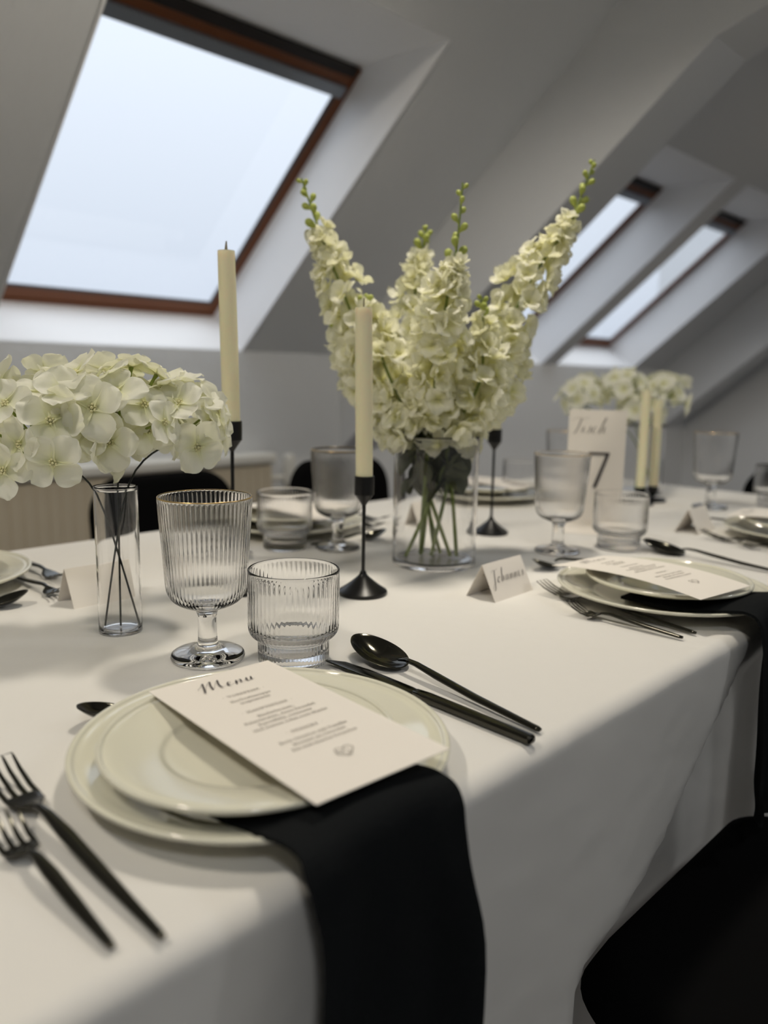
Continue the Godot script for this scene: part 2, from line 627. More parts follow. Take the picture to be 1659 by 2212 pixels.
func radiator() -> void:
	var t := thing("radiator", "cream panel radiator against the low wall behind the black chair", "radiator", Vector3(1.1, 0.0, -2.53))
	var b := MB.new()
	b.box(Vector3(0, 0.39, 0), Vector3(1.62, 0.6, 0.06), 0.008)
	part("panel", b.mesh(), M.radiator, t)
	b = MB.new()
	for i in 40:
		b.box(Vector3(-0.79 + i * 0.0405, 0.39, 0.031), Vector3(0.03, 0.56, 0.006), 0.002)
	part("ridges", b.mesh(), M.radiator, t)
	b = MB.new()
	b.box(Vector3(0, 0.705, -0.005), Vector3(1.64, 0.04, 0.11), 0.008)
	part("top_grille", b.mesh(), M.white_metal, t)
	b = MB.new()
	b.tube(PackedVector3Array([Vector3(0.9, 0.02, 0.02), Vector3(0.9, 0.6, 0.02)]), PackedFloat32Array([0.014]), 10)
	b.tube(PackedVector3Array([Vector3(0.78, 0.62, 0.0), Vector3(0.9, 0.62, 0.02)]), PackedFloat32Array([0.012]), 10)
	part("pipe", b.mesh(), M.white_metal, t)
	b = MB.new()
	b.tube(PackedVector3Array([Vector3(0.9, 0.58, 0.02), Vector3(0.9, 0.6, 0.02), Vector3(0.9, 0.7, 0.02), Vector3(0.9, 0.715, 0.02)]), PackedFloat32Array([0.016, 0.026, 0.026, 0.018]), 14)
	part("valve", b.mesh(), M.white_metal, t)
	b = MB.new()
	for x in [-0.6, 0.6]:
		b.box(Vector3(x, 0.05, -0.01), Vector3(0.04, 0.1, 0.05), 0.004)
	part("feet", b.mesh(), M.white_metal, t)

func lamps() -> void:
	# x, z, label, strength, half angle of a downlight (0: a plain panel)
	var spots := [[-0.55, -0.72, "round ceiling lamp above the left end of the table", 1.35, 66.0],
		[0.92, -0.72, "round ceiling lamp above the tall flower vase", 1.45, 80.0],
		[3.9, -0.72, "round ceiling lamp beyond the boxed beam", 1.7, 68.0],
		[-0.55, 0.9, "round ceiling lamp behind the camera, nearer the left end", 0.85, 0.0],
		[2.3, 0.9, "round ceiling lamp behind the camera, nearer the right end", 0.9, 0.0]]
	for s in spots:
		var t := thing("ceiling_lamp", s[2], "ceiling lamp", Vector3(s[0], HIGH, s[1]))
		var b := MB.new()
		b.lathe(pv2([[0.0, 0.0], [0.15, 0.0], [0.15, -0.03], [0.145, -0.035], [0.132, -0.035], [0.132, -0.02], [0.0, -0.02]]), 40)
		part("housing", b.mesh(), M.lamp_body, t)
		b = MB.new()
		b.lathe(pv2([[0.0, -0.021], [0.131, -0.021], [0.131, -0.032], [0.12, -0.036], [0.0, -0.037]]), 40)
		part("diffuser", b.mesh(), M.lamp_glow, t)
		var l: Light3D
		if s[4] > 0.0:
			var sl := SpotLight3D.new()
			sl.light_size = 0.1
			sl.spot_angle = s[4]
			sl.spot_angle_attenuation = 0.35
			sl.spot_range = 12.0
			sl.spot_attenuation = 2.0
			l = sl
		else:
			var al := AreaLight3D.new()
			al.area_size = Vector2(0.22, 0.22)
			al.area_range = 12.0
			l = al
		l.name = "light"
		l.light_color = Color(1.0, 0.963, 0.9) if s[4] > 0.0 else Color(0.97, 0.985, 1.0)
		l.light_energy = s[3]
		l.shadow_enabled = true
		t.add_child(l)
		l.position = Vector3(0, -0.045, 0)
		l.rotation.x = -PI / 2

# ---------------------------------------------------------------- table
const NEAR := -0.31
const FAR := -1.275
const LEFT := -1.5
const RIGHT := 2.115

func drop_near(x: float, h: float) -> float:
	# how far the hanging cloth stands out (+) or is pushed in (-) at height h
	var t := clampf((TOP - h) / 0.45, 0.0, 1.0)
	var z := 0.012 * t * sin(x * 11.0 + 0.6) + 0.006 * t * sin(x * 23.0)
	var hc := lerpf(0.53, 0.575, clampf((x - 0.565) / 0.175, 0, 1))
	if x > 0.74:
		hc = lerpf(0.575, 0.735, clampf((x - 0.74) / 0.18, 0, 1))
	var push := smoothstep(0.0, 0.11, hc - h) * smoothstep(0.558, 0.6, x) * (1.0 - smoothstep(1.08, 1.14, x))
	# a soft tuck between the two creases
	var tuck := smoothstep(0.0, 0.1, lerpf(0.5, 0.68, clampf((x - 0.6) / 0.25, 0, 1)) - h) * smoothstep(0.585, 0.66, x) * (1.0 - smoothstep(0.8, 0.95, x))
	return z * (1.0 - push) - 0.062 * push - 0.012 * tuck

func table() -> void:
	var t := thing("dining_table", "long dining table hidden under the white cloth", "table", Vector3(0.3, 0, -0.79))
	var b := MB.new()
	b.box(Vector3(0, 0.729, 0), Vector3(3.55, 0.036, 0.9), 0.006)
	part("tabletop", b.mesh(), M.tabletop, t)
	for x in [-1.65, 1.65]:
		for z in [-0.38, 0.26]:
			b = MB.new()
			b.box(Vector3(x, 0.355, z), Vector3(0.05, 0.71, 0.05), 0.005)
			part("leg", b.mesh(), M.tabletop, t)
	b = MB.new()
	var rows := []
	var r := 0.016
	var xs := PackedFloat32Array()
	var x := LEFT
	while x < RIGHT - r - 0.005:
		xs.append(x)
		x += 0.02 if x < 0.5 or x > 1.2 else 0.0125
	xs.append(RIGHT - r)
	var hem := 0.24
	# near drop, rounded edge, top, far edge, far drop
	for i in 30:
		var h := lerpf(hem, TOP - r, i / 30.0)
		var line := PackedVector3Array()
		for q in xs:
			line.append(Vector3(q, h, NEAR + drop_near(q, h)))
		rows.append(line)
	for i in 7:
		var a := PI / 2 * i / 6.0
		var line := PackedVector3Array()
		for q in xs:
			line.append(Vector3(q, TOP - r + r * sin(a), NEAR - r + r * cos(a)))
		rows.append(line)
	for i in range(1, 12):
		var line := PackedVector3Array()
		for q in xs:
			line.append(Vector3(q, TOP, lerpf(NEAR - r, FAR + r, i / 12.0)))
		rows.append(line)
	for i in 7:
		var a := PI / 2 * (1.0 - i / 6.0)
		var line := PackedVector3Array()
		for q in xs:
			line.append(Vector3(q, TOP - r + r * sin(a), FAR + r - r * cos(a)))
		rows.append(line)
	for i in range(1, 8):
		var h := lerpf(TOP - r, hem, i / 7.0)
		var line := PackedVector3Array()
		for q in xs:
			line.append(Vector3(q, h, FAR - 0.012 * (i / 7.0) * (1.0 + sin(q * 10.0)) * 0.5))
		rows.append(line)
	b.grid(rows, false, false)
	# the far end
	rows = []
	for i in 7:
		var a := PI / 2 * (1.0 - i / 6.0)
		var line := PackedVector3Array()
		for k in 25:
			line.append(Vector3(RIGHT - r + r * cos(a), TOP - r + r * sin(a), lerpf(NEAR, FAR, k / 24.0)))
		rows.append(line)
	for i in range(1, 8):
		var line := PackedVector3Array()
		for k in 25:
			line.append(Vector3(RIGHT + 0.015 * i / 7.0 * (1.0 + sin(k * 0.9)), lerpf(TOP - r, hem, i / 7.0), lerpf(NEAR, FAR, k / 24.0)))
		rows.append(line)
	b.grid(rows, false, true)
	var o := part(numbered("tablecloth"), b.mesh(), M.cloth, self)
	tag(o, "white tablecloth draped over the long table, hanging down at the front", "tablecloth")

# ---------------------------------------------------------------- place settings
func plate_mesh(rad: float, h: float, well: float) -> ArrayMesh:
	var b := MB.new()
	b.lathe(round_profile([[0, 0.003, 1], [well * 0.8, 0.003, 1], [well * 0.8, 0.0, 1], [well * 0.87, 0.0, 1], [well * 0.9, 0.0035], [well * 1.05, 0.006], [rad * 0.9, h * 0.66], [rad * 0.985, h - 0.004], [rad, h - 0.0015], [rad - 0.0012, h], [rad * 0.97, h - 0.0004], [rad * 0.955, h - 0.0022], [rad * 0.9, h * 0.66 + 0.0045], [well * 1.12, 0.0118], [well * 1.02, 0.0086], [well * 0.93, 0.0072], [well * 0.6, 0.0065], [0, 0.0062]], 4), 96)
	return b.mesh()

func fork_parts(t: Node3D, L: float, s: float) -> void:
	# the handle ends at z = 0, the tines point to -z
	var b := MB.new()
	b.bar([[0.0, 0.0035, 0.0018, 0.0014], [-0.004, 0.0036, 0.0024, 0.0018], [-L * 0.3, 0.0062, 0.0042 * s, 0.0022], [-L * 0.5, 0.009, 0.0046 * s, 0.0022], [-L * 0.62, 0.0105, 0.0034 * s, 0.002], [-L * 0.68, 0.0095, 0.0028 * s, 0.0016], [-L * 0.71, 0.0085, 0.0034 * s, 0.0014]], 10, 0.75)
	part("handle", b.mesh(), M.black_metal, t)
	b = MB.new()
	b.bar([[-L * 0.70, 0.0088, 0.0034 * s, 0.0013], [-L * 0.725, 0.0072, 0.0068 * s, 0.0012], [-L * 0.75, 0.0058, 0.0102 * s, 0.0011], [-L * 0.79, 0.0048, 0.0112 * s, 0.001], [-L * 0.815, 0.0047, 0.0112 * s, 0.0009]], 16, 0.45)
	part("head", b.mesh(), M.black_metal, t)
	for k in 4:
		var x := (k - 1.5) * 0.0064 * s
		b = MB.new()
		b.bar([[-L * 0.80, 0.0048, 0.0019 * s, 0.0009, x], [-L * 0.86, 0.0058, 0.0017 * s, 0.0009, x], [-L * 0.94, 0.0105, 0.0014 * s, 0.0008, x * 1.02], [-L * 0.985, 0.0150, 0.0010 * s, 0.0006, x * 1.03], [-L, 0.0165, 0.0004, 0.0004, x * 1.03]], 8, 0.8)
		part("tine", b.mesh(), M.black_metal, t)

func spoon_parts(t: Node3D, L: float, s: float) -> void:
	var b := MB.new()
	b.bar([[0.0, 0.0035, 0.0026, 0.0014], [-0.003, 0.0036, 0.0032, 0.002], [-L * 0.3, 0.0065, 0.0044 * s, 0.0024], [-L * 0.5, 0.0105, 0.0046 * s, 0.0023], [-L * 0.62, 0.0135, 0.0036 * s, 0.002], [-L * 0.68, 0.0135, 0.0031 * s, 0.0017], [-L * 0.715, 0.0115, 0.0036 * s, 0.0014]], 10, 0.75)
	part("handle", b.mesh(), M.black_metal, t)
	b = MB.new()
	var bl := L * 0.31
	var zc := -L * 0.70 - bl / 2.0
	var top := []
	var under := []
	for i in 12:
		var f := i / 11.0
		var a := PackedVector3Array()
		var c := PackedVector3Array()
		for k in 40:
			var ang := TAU * k / 40
			var wide := 0.0222 * s * (1.0 + 0.1 * sin(ang))
			var px := cos(ang) * wide * f
			var pz := zc + sin(ang) * bl / 2.0 * f
			var rim := 0.0115 + 0.0065 * clampf((zc - pz) / bl * 2.0, -1, 1)
			var y := rim - 0.0105 * s * (0.6 + 0.4 * clampf(rim / 0.012, 0.0, 1.0)) * (1.0 - pow(f, 2.2))
			a.append(Vector3(px, y, pz))
			c.append(Vector3(px * 1.02, y - 0.0011, pz))
		top.append(a)
		under.append(c)
	under.reverse()
	top.append_array(under)
	b.grid(top, true, false)
	part("bowl", b.mesh(), M.black_metal, t)

func knife_parts(t: Node3D, L: float) -> void:
	var b := MB.new()
	b.bar([[0.0, 0.0042, 0.0042, 0.0026], [-0.002, 0.0043, 0.0049, 0.0034], [-L * 0.25, 0.0045, 0.0056, 0.0034], [-L * 0.46, 0.0046, 0.006, 0.0032], [-L * 0.52, 0.0046, 0.005, 0.0026]], 12, 0.5)
	part("handle", b.mesh(), M.black_metal, t)
	b = MB.new()
	b.bar([[-L * 0.515, 0.0046, 0.0052, 0.0016], [-L * 0.56, 0.0044, 0.0078, 0.0013], [-L * 0.8, 0.004, 0.0084, 0.001], [-L * 0.93, 0.0038, 0.007, 0.0008, -0.001], [-L * 0.985, 0.0037, 0.003, 0.0006, -0.005], [-L, 0.0037, 0.0006, 0.0004, -0.0068]], 12, 0.8)
	part("blade", b.mesh(), M.black_metal, t)

func napkin_mesh(left: float, wide: float, seed_: float, long_ := 0.52) -> ArrayMesh:
	# local: plate centre at the origin, +z towards the sitter; over the charger and down past the table edge
	var path := [Vector2(-0.02, 0.0155), Vector2(0.03, 0.0155), Vector2(0.065, 0.0175), Vector2(0.1, 0.024), Vector2(0.122, 0.0285), Vector2(0.134, 0.0285), Vector2(0.143, 0.022), Vector2(0.148, 0.0), Vector2(0.151, -0.04), Vector2(0.154, -0.1), Vector2(0.157, -0.14 - (long_ - 0.14) * 0.2), Vector2(0.16, -0.14 - (long_ - 0.14) * 0.5), Vector2(0.162, -0.14 - (long_ - 0.14) * 0.8), Vector2(0.163, -long_)]
	var p3 := []
	for q in path:
		p3.append(Vector3(q.x, q.y, 0))
	var line := spline(p3, 4)
	var rows := []
	for i in line.size():
		var f := float(i) / (line.size() - 1)
		var down := smoothstep(0.35, 0.7, f)
		var row := PackedVector3Array()
		for k in 25:
			var u := k / 24.0
			var spread := 1.0 + 0.1 * smoothstep(0.3, 1.0, f)
			var x := left + wide * (0.5 + (u - 0.5) * spread) + 0.003 * down * f + 0.004 * down * sin(f * 30.0 + seed_) * (u - 0.5) * 2.0
			var lift := 0.005 * sin(u * PI) * smoothstep(0.1, 0.3, f) * (1.0 - down) + 0.007 * down * sin(u * 7.0 + seed_ + f * 1.5) + 0.004 * down * sin(u * 15.0 + seed_)
			row.append(Vector3(x, line[i].y + (lift if down < 0.5 else 0.0), line[i].x + lift * down + 0.006 * down))
		rows.append(row)
	var b := MB.new()
	b.shell(rows, 0.0035, true)
	return b.mesh()

func sheet(w: float, l: float, th: float, sag := 0.0) -> ArrayMesh:
	var rows := []
	for i in 13:
		var row := PackedVector3Array()
		for k in 7:
			var u := k / 6.0 - 0.5
			var f := i / 12.0 - 0.5
			row.append(Vector3(u * w, sag * (0.25 - f * f) * 4.0, f * l))
		rows.append(row)
	var b := MB.new()
	b.shell(rows, th, true)
	return b.mesh()

func menu_card(label: String, at: Vector3, turn: float, tilt := Vector2.ZERO, sag := 0.0, detail := true) -> Node3D:
	var t := thing("menu_card", label, "menu card", at, turn, "menu cards on the plates")
	t.rotation.x = tilt.x
	t.rotation.z = tilt.y
	part("card", sheet(0.108, 0.215, 0.0005, sag), M.paper, t)
	var flat := Basis(Vector3.RIGHT, -PI / 2)
	var y := 0.0006
	var o := part("title", handwriting("Menu", 0.0175, 0.9, 0.06), M.ink, t, Vector3(-0.002, y + 0.0004 + sag * (1.0 - pow(0.075 / 0.1075, 2.0)), -0.076))
	o.basis = Basis(Vector3.RIGHT, -PI / 2 - (atan(sag * 2.0 * 0.076 / pow(0.1075, 2.0)) if sag > 0.0 else 0.0))
	if not detail:
		return t
	var lines := [[-0.058, "·  VORSPEISE  ·", .0042, 1.25], [-0.048, "Hochzeitssuppe", .0042, 1.1], [-0.0415, "(vegetarisch)", .0042, 1.0],
		[-0.025, "·  HAUPTSPEISE  ·", .0042, 1.25], [-0.0145, "Rinderbraten,", .0042, 1.1], [-0.008, "Putenbraten, dazu Knoedel", .0042, 1.1], [-0.0015, "Kartoffeln, Gemuese", .0042, 1.1], [0.005, "und bunter Salat vom Markt", .0042, 1.1],
		[0.0215, "·  DESSERT  ·", .0042, 1.25], [0.032, "Rote Gruetze mit Vanille", .0042, 1.15], [0.0385, "Mousse au Chocolat", .0042, 1.1], [0.045, "Eis und frische Fruechte", .0042, 1.1]]
	for l in lines:
		print_line(l[1], l[2], t, Vector3(0.0, y + sag * (1.0 - pow(l[0] / 0.1075, 2.0)), l[0]), flat, true, l[3])
	# small heart drawn at the foot
	var b := MB.new()
	var pts := []
	for k in 25:
		var a := TAU * k / 24.0
		pts.append(Vector3(16 * pow(sin(a), 3), -(13 * cos(a) - 5 * cos(2 * a) - 2 * cos(3 * a) - cos(4 * a)), 0) * 0.00042)
	var p := PackedVector3Array()
	for q in pts:
		p.append(Vector3(q.x + 0.0, y + 0.0001 + sag * 0.62, q.y + 0.066))
	b.tube(p, PackedFloat32Array([0.00035]), 4, 0.3)
	p = PackedVector3Array()
	for q in pts:
		p.append(Vector3(q.x * 0.75 - 0.003, y + 0.0001 + sag * 0.6, q.y * 0.75 + 0.069))
	b.tube(p, PackedFloat32Array([0.00025]), 4, 0.3)
	part("heart_emblem", b.mesh(), M.ink_soft, t)
	return t

func place_card(label: String, at: Vector3, turn: float, text: String) -> void:
	var t := thing("place_card", label, "place card", at, turn, "folded place cards")
	var b := MB.new()
	var w := 0.088
	var rows := []
	for q in [[0.023, 0.0], [0.0115, 0.023], [0.0006, 0.0448], [-0.0006, 0.0448], [-0.0115, 0.023], [-0.023, 0.0]]:
		rows.append(PackedVector3Array([Vector3(-w / 2, q[1], q[0]), Vector3(0, q[1], q[0]), Vector3(w / 2, q[1], q[0])]))
	b.shell(rows, 0.0004)
	part("card", b.mesh(), M.paper, t)
	if text:
		var o := part("lettering", handwriting(text, 0.0185, 0.8, 0.06), M.ink, t, Vector3(-0.001, 0.0205, 0.0135))
		o.basis = Basis(Vector3.RIGHT, -atan2(0.0225, 0.045))

func settings() -> void:
	var big := plate_mesh(0.135, 0.022, 0.088)
	var small := plate_mesh(0.102, 0.0185, 0.058)
	# name, x, z, side of the table, words that place it
	var places := [
		["front", 0.326, -0.438, 1], ["second", 0.965, -0.438, 1], ["third", 1.55, -0.45, 1],
		["far left", 0.285, -1.12, -1], ["far middle", 0.893, -1.12, -1], ["far back", 1.49, -1.12, -1]]
	var big_label := ["large cream charger plate in the foreground under the Menu card", "large cream charger plate behind the Johannes place card", "large cream charger plate cut by the right edge of the photo", "large cream charger plate cut by the left edge of the photo", "large cream charger plate behind the blurred tumbler left of the middle candle", "large cream charger plate across the table behind the tall flower vase"]
	var small_label := ["small cream side plate in the foreground half covered by the Menu card", "small cream side plate behind the Johannes place card, topped by a menu", "small cream side plate at the right edge, on the third charger along", "small cream side plate at the left edge of the photo, across the table", "small cream side plate behind the blurred tumbler, across the table", "small cream side plate across the table behind the tall flower vase"]
	var proto_big: Node3D
	var proto_small: Node3D
	for i in 6:
		var p: Array = places[i]
		var at := Vector3(p[1], TOP + 0.0004, p[2])
		if i == 0:
			proto_big = thing("charger_plate", big_label[0], "plate", at, 0, "charger plates")
			part("body", big, M.ceramic, proto_big)
			proto_small = thing("side_plate", small_label[0], "plate", at + Vector3(-0.021, 0.0165, 0.013), 0, "side plates on the chargers")
			part("body", small, M.ceramic, proto_small)
		else:
			copy(proto_big, big_label[i], at, 0, "charger plates")
			copy(proto_small, small_label[i], at + Vector3(-0.004, 0.0165, 0.006 * p[3]), 0, "side plates on the chargers")
	var nap_label := ["black napkin hanging over the front table edge beside the Menu card", "black napkin hanging over the table edge above the black chair", "black napkin on the third charger at the right edge", "black napkin on the charger at the left edge, across the table", "black napkin tucked between the plates behind the blurred tumbler", "black napkin between the plates across the table behind the tall vase"]
	for i in 6:
		var p: Array = places[i]
		var t := thing("napkin", nap_label[i], "napkin", Vector3(p[1], TOP, p[2]), 0.0 if p[3] > 0 else PI, "black napkins")
		var left: float = [-0.081, -0.075, -0.07, -0.07, -0.07, -0.07][i]
		part("cloth", napkin_mesh(left, 0.122 if i == 0 else 0.12, i * 1.7, 0.215 if i == 1 else 0.52), M.black_cloth, t)
	# menus
	menu_card("white Menu card lying across the plates in the foreground", Vector3(0.330, TOP + 0.0405, -0.4165), deg_to_rad(-4.0), Vector2(-0.01, 0.0))
	menu_card("white menu card bowed over the plates behind the Johannes card", Vector3(0.928, TOP + 0.0385, -0.445), deg_to_rad(-8.0), Vector2(-0.02, 0.0), 0.008)
	menu_card("white menu card on the third plate stack at the right edge", Vector3(1.54, TOP + 0.038, -0.46), 0.1, Vector2.ZERO, 0.006, false)
	menu_card("white menu card on the plates behind the blurred tumbler and goblet", Vector3(0.9, TOP + 0.038, -1.11), PI + 0.12, Vector2.ZERO, 0.006, false)
	menu_card("white menu card on the plates at the left edge, across the table", Vector3(0.27, TOP + 0.038, -1.11), PI - 0.1, Vector2.ZERO, 0.006, false)
	menu_card("white menu card on the plates behind the tall flower vase", Vector3(1.49, TOP + 0.038, -1.12), PI, Vector2.ZERO, 0.006, false)
	# place cards
	place_card("white folded place card reading Johannes", Vector3(0.834, TOP, -0.601), deg_to_rad(2.0), "Johannes")
	place_card("blank-backed white place card behind the hydrangea vase", Vector3(0.434, TOP, -0.92), deg_to_rad(0.0), "")
	place_card("white folded place card near the right edge beside a goblet foot", Vector3(1.482, TOP, -0.62), deg_to_rad(4.0), "")
	place_card("white folded place card seen through the tall flower vase", Vector3(1.135, TOP, -1.015), deg_to_rad(8.0), "")
	# cutlery
	var f1 := thing("fork", "larger black fork in the left foreground, beside the plate", "fork", Vector3(0.176, TOP + 0.0005, -0.321), deg_to_rad(-0.3), "black forks")
	fork_parts(f1, 0.222, 1.0)
	var f2 := thing("fork", "smaller black fork in the left foreground, nearest the camera", "fork", Vector3(0.155, TOP + 0.0005, -0.332), deg_to_rad(0.5), "black forks")
	fork_parts(f2, 0.14, 0.92)
	copy(f1, "larger black fork beside the Johannes place card", Vector3(0.852, TOP + 0.0005, -0.345), deg_to_rad(-6.4))
	copy(f2, "smaller black fork in front of the larger one near the Johannes card", Vector3(0.825, TOP + 0.0005, -0.348), deg_to_rad(1.0))
	copy(f1, "larger black fork left of the third plate stack at the right edge", Vector3(1.41, TOP + 0.0005, -0.36), deg_to_rad(-2.0))
	copy(f2, "smaller black fork left of the third plate stack at the right edge", Vector3(1.385, TOP + 0.0005, -0.37), deg_to_rad(-2.0))
	copy(f1, "black fork pointing at the blank place card, farther of the two", Vector3(0.426, TOP + 0.0005, -1.229), PI + 0.02)
	copy(f2, "smaller black fork beside the blank place card, nearer of the two", Vector3(0.392, TOP + 0.0005, -1.08), PI + 0.02)
	copy(f1, "black fork right of the middle candle, farther of the two", Vector3(1.068, TOP + 0.0005, -1.262), PI)
	copy(f2, "smaller black fork right of the middle candle, nearer of the two", Vector3(1.018, TOP + 0.0005, -1.14), PI - 0.05)
	var s1 := thing("spoon", "large black spoon with shining bowl beside the front plate", "spoon", Vector3(0.513, TOP + 0.0005, -0.325), deg_to_rad(-6.0), "black spoons")
	spoon_parts(s1, 0.24, 1.02)
	copy(s1, "black spoon whose bowl shows behind the second menu card", Vector3(1.228, TOP + 0.0005, -0.365), deg_to_rad(-4.0))
	copy(s1, "black spoon beside the plates behind the blurred tumbler", Vector3(0.695, TOP + 0.0005, -1.21), PI - 0.05)
	var s2 := thing("dessert_spoon", "small black spoon tip at the left rim of the front plate", "spoon", Vector3(0.391, TOP + 0.0005, -0.549), deg_to_rad(76.0), "small black dessert spoons")
	spoon_parts(s2, 0.142, 0.72)
	copy(s2, "small black spoon behind the larger fork near the Johannes card", Vector3(1.106, TOP + 0.0005, -0.6), deg_to_rad(74.0))
	copy(s2, "small black spoon at the left edge below the far plate", Vector3(0.222, TOP + 0.0005, -0.995), deg_to_rad(-108.0))
	copy(s2, "small black spoon across the table behind the blurred goblet", Vector3(0.83, TOP + 0.0005, -0.985), deg_to_rad(-105.0))
	copy(s2, "small black spoon beside the third plate stack at the right edge", Vector3(1.65, TOP + 0.0005, -0.6), deg_to_rad(76.0))
	var k1 := thing("knife", "black knife lying between the front plate and the large spoon", "knife", Vector3(0.492, TOP + 0.0005, -0.318), deg_to_rad(-1.0), "black knives")
	knife_parts(k1, 0.24)
	copy(k1, "black knife across the table left of the blurred plates", Vector3(0.715, TOP + 0.0005, -1.235), PI)
	# table number
	var n := thing("table_number", "tall white table number card printed with 7", "table number", Vector3(1.325, TOP, -0.752), deg_to_rad(-60.0))
	var rows := []
	for q in [[0.045, 0.0006], [0.012, 0.0008], [0.003, 0.004], [0.0, 0.012], [-0.003, 0.11], [-0.008, 0.226], [-0.0092, 0.226], [-0.03, 0.11], [-0.048, 0.0006]]:
		rows.append(PackedVector3Array([Vector3(-0.052, q[1], q[0]), Vector3(0, q[1], q[0]), Vector3(0.052, q[1], q[0])]))
	var b := MB.new()
	b.shell(rows, 0.0006)
	part("card", b.mesh(), M.paper, n)
	var o := part("lettering", handwriting("Tisch", 0.03, 1.0, 0.04), M.ink_soft, n, Vector3(-0.018, 0.182, -0.0053))
	o.basis = Basis(Vector3.RIGHT, -0.04)
	var f := SystemFont.new()
	f.font_names = PackedStringArray(["Droid Serif"])
	var tm := TextMesh.new()
	tm.font = f
	tm.text = "7"
	tm.font_size = 16
	tm.pixel_size = 0.0055
	tm.depth = 0.0002
	tm.curve_step = 2.0
	o = part("numeral", tm, M.ink, n, Vector3(0.006, 0.112, -0.002))
	o.basis = Basis(Vector3.RIGHT, -0.04)

# ---------------------------------------------------------------- glassware
func goblet(label: String, at: Vector3, seg := 360, ribs := 60, s := 1.0) -> Node3D:
	var t := thing("goblet", label, "wine glass", at, 0, "ribbed goblets")
	t.scale = Vector3.ONE * s
	var out := [[0, 0.0012], [0.026, 0.0006], [0.0335, 0.0002], [0.0362, 0.0022], [0.0362, 0.0042], [0.034, 0.0068], [0.026, 0.0085], [0.0165, 0.0105], [0.0108, 0.015], [0.0094, 0.023], [0.0092, 0.037], [0.0098, 0.046], [0.013, 0.0515], [0.022, 0.0545], [0.0325, 0.0605], [0.0378, 0.069], [0.0394, 0.079], [0.0408, 0.1], [0.0434, 0.136], [0.0447, 0.1565], [0.0451, 0.1622], [0.0446, 0.1633], [0.0436, 0.1628], [0.0428, 0.1565], [0.0414, 0.136], [0.0389, 0.1], [0.0375, 0.08], [0.0356, 0.0705], [0.03, 0.0632], [0.02, 0.0592], [0.01, 0.0578], [0, 0.0575]]
	var prof := round_profile(out, 3)
	var rib := [float(ribs), 0.017, 13.0, 15.0, 19.0, 20.0]
	var b := MB.new()
	b.lathe(prof, seg, rib)
	part("bowl_and_stem", b.mesh(), M.glass, t)
	b = MB.new()
	b.lathe(round_profile([[0.0440, 0.16325], [0.0446, 0.16335], [0.0450, 0.1628], [0.04505, 0.1624], [0.0452, 0.1624], [0.0451, 0.1631], [0.0446, 0.1636], [0.0439, 0.1634], [0.0440, 0.16325]], 2), 96)
	part("gold_rim", b.mesh(), M.gold, t)
	return t

func tumbler(label: String, at: Vector3, seg := 336, ribs := 56) -> Node3D:
	var t := thing("tumbler", label, "water glass", at, 0, "ribbed tumblers")
	var out := [[0, 0.003], [0.025, 0.0025], [0.031, 0.0006], [0.0338, 0.0004], [0.0348, 0.002], [0.0350, 0.012], [0.0350, 0.021], [0.0360, 0.0245], [0.0405, 0.0275], [0.0438, 0.0325], [0.0446, 0.04], [0.0447, 0.06], [0.0448, 0.085], [0.0449, 0.092], [0.0444, 0.0937], [0.0434, 0.0932], [0.0429, 0.085], [0.0427, 0.06], [0.0424, 0.041], [0.0408, 0.0355], [0.037, 0.0318], [0.0325, 0.0285], [0.0312, 0.022], [0.0305, 0.014], [0.027, 0.0112], [0.012, 0.0102], [0, 0.01]]
	var prof := round_profile(out, 3)
	var rib := [float(ribs), 0.016, 3.5, 4.2, 11.4, 12.6]
	var b := MB.new()
	b.lathe(prof, seg, rib)
	part("body", b.mesh(), M.glass, t)
	return t

func cylinder_vase(called: String, label: String, at: Vector3, r: float, h: float, wall: float, foot: float) -> void:
	var t := thing(called, label, "vase", at)
	var out := [[0, 0.0008], [r * 0.8, 0.0006], [r - 0.002, 0.0003], [r, 0.0025], [r, foot + 0.004], [r, h * 0.5], [r, h - 0.002], [r - wall * 0.3, h], [r - wall * 0.8, h], [r - wall, h - 0.002], [r - wall, h * 0.5], [r - wall, foot + 0.006], [r - wall - 0.003, foot + 0.0012], [r * 0.6, foot], [0, foot - 0.0005]]
	var b := MB.new()
	b.lathe(round_profile(out, 3), 128)
	part("body", b.mesh(), M.glass, t)

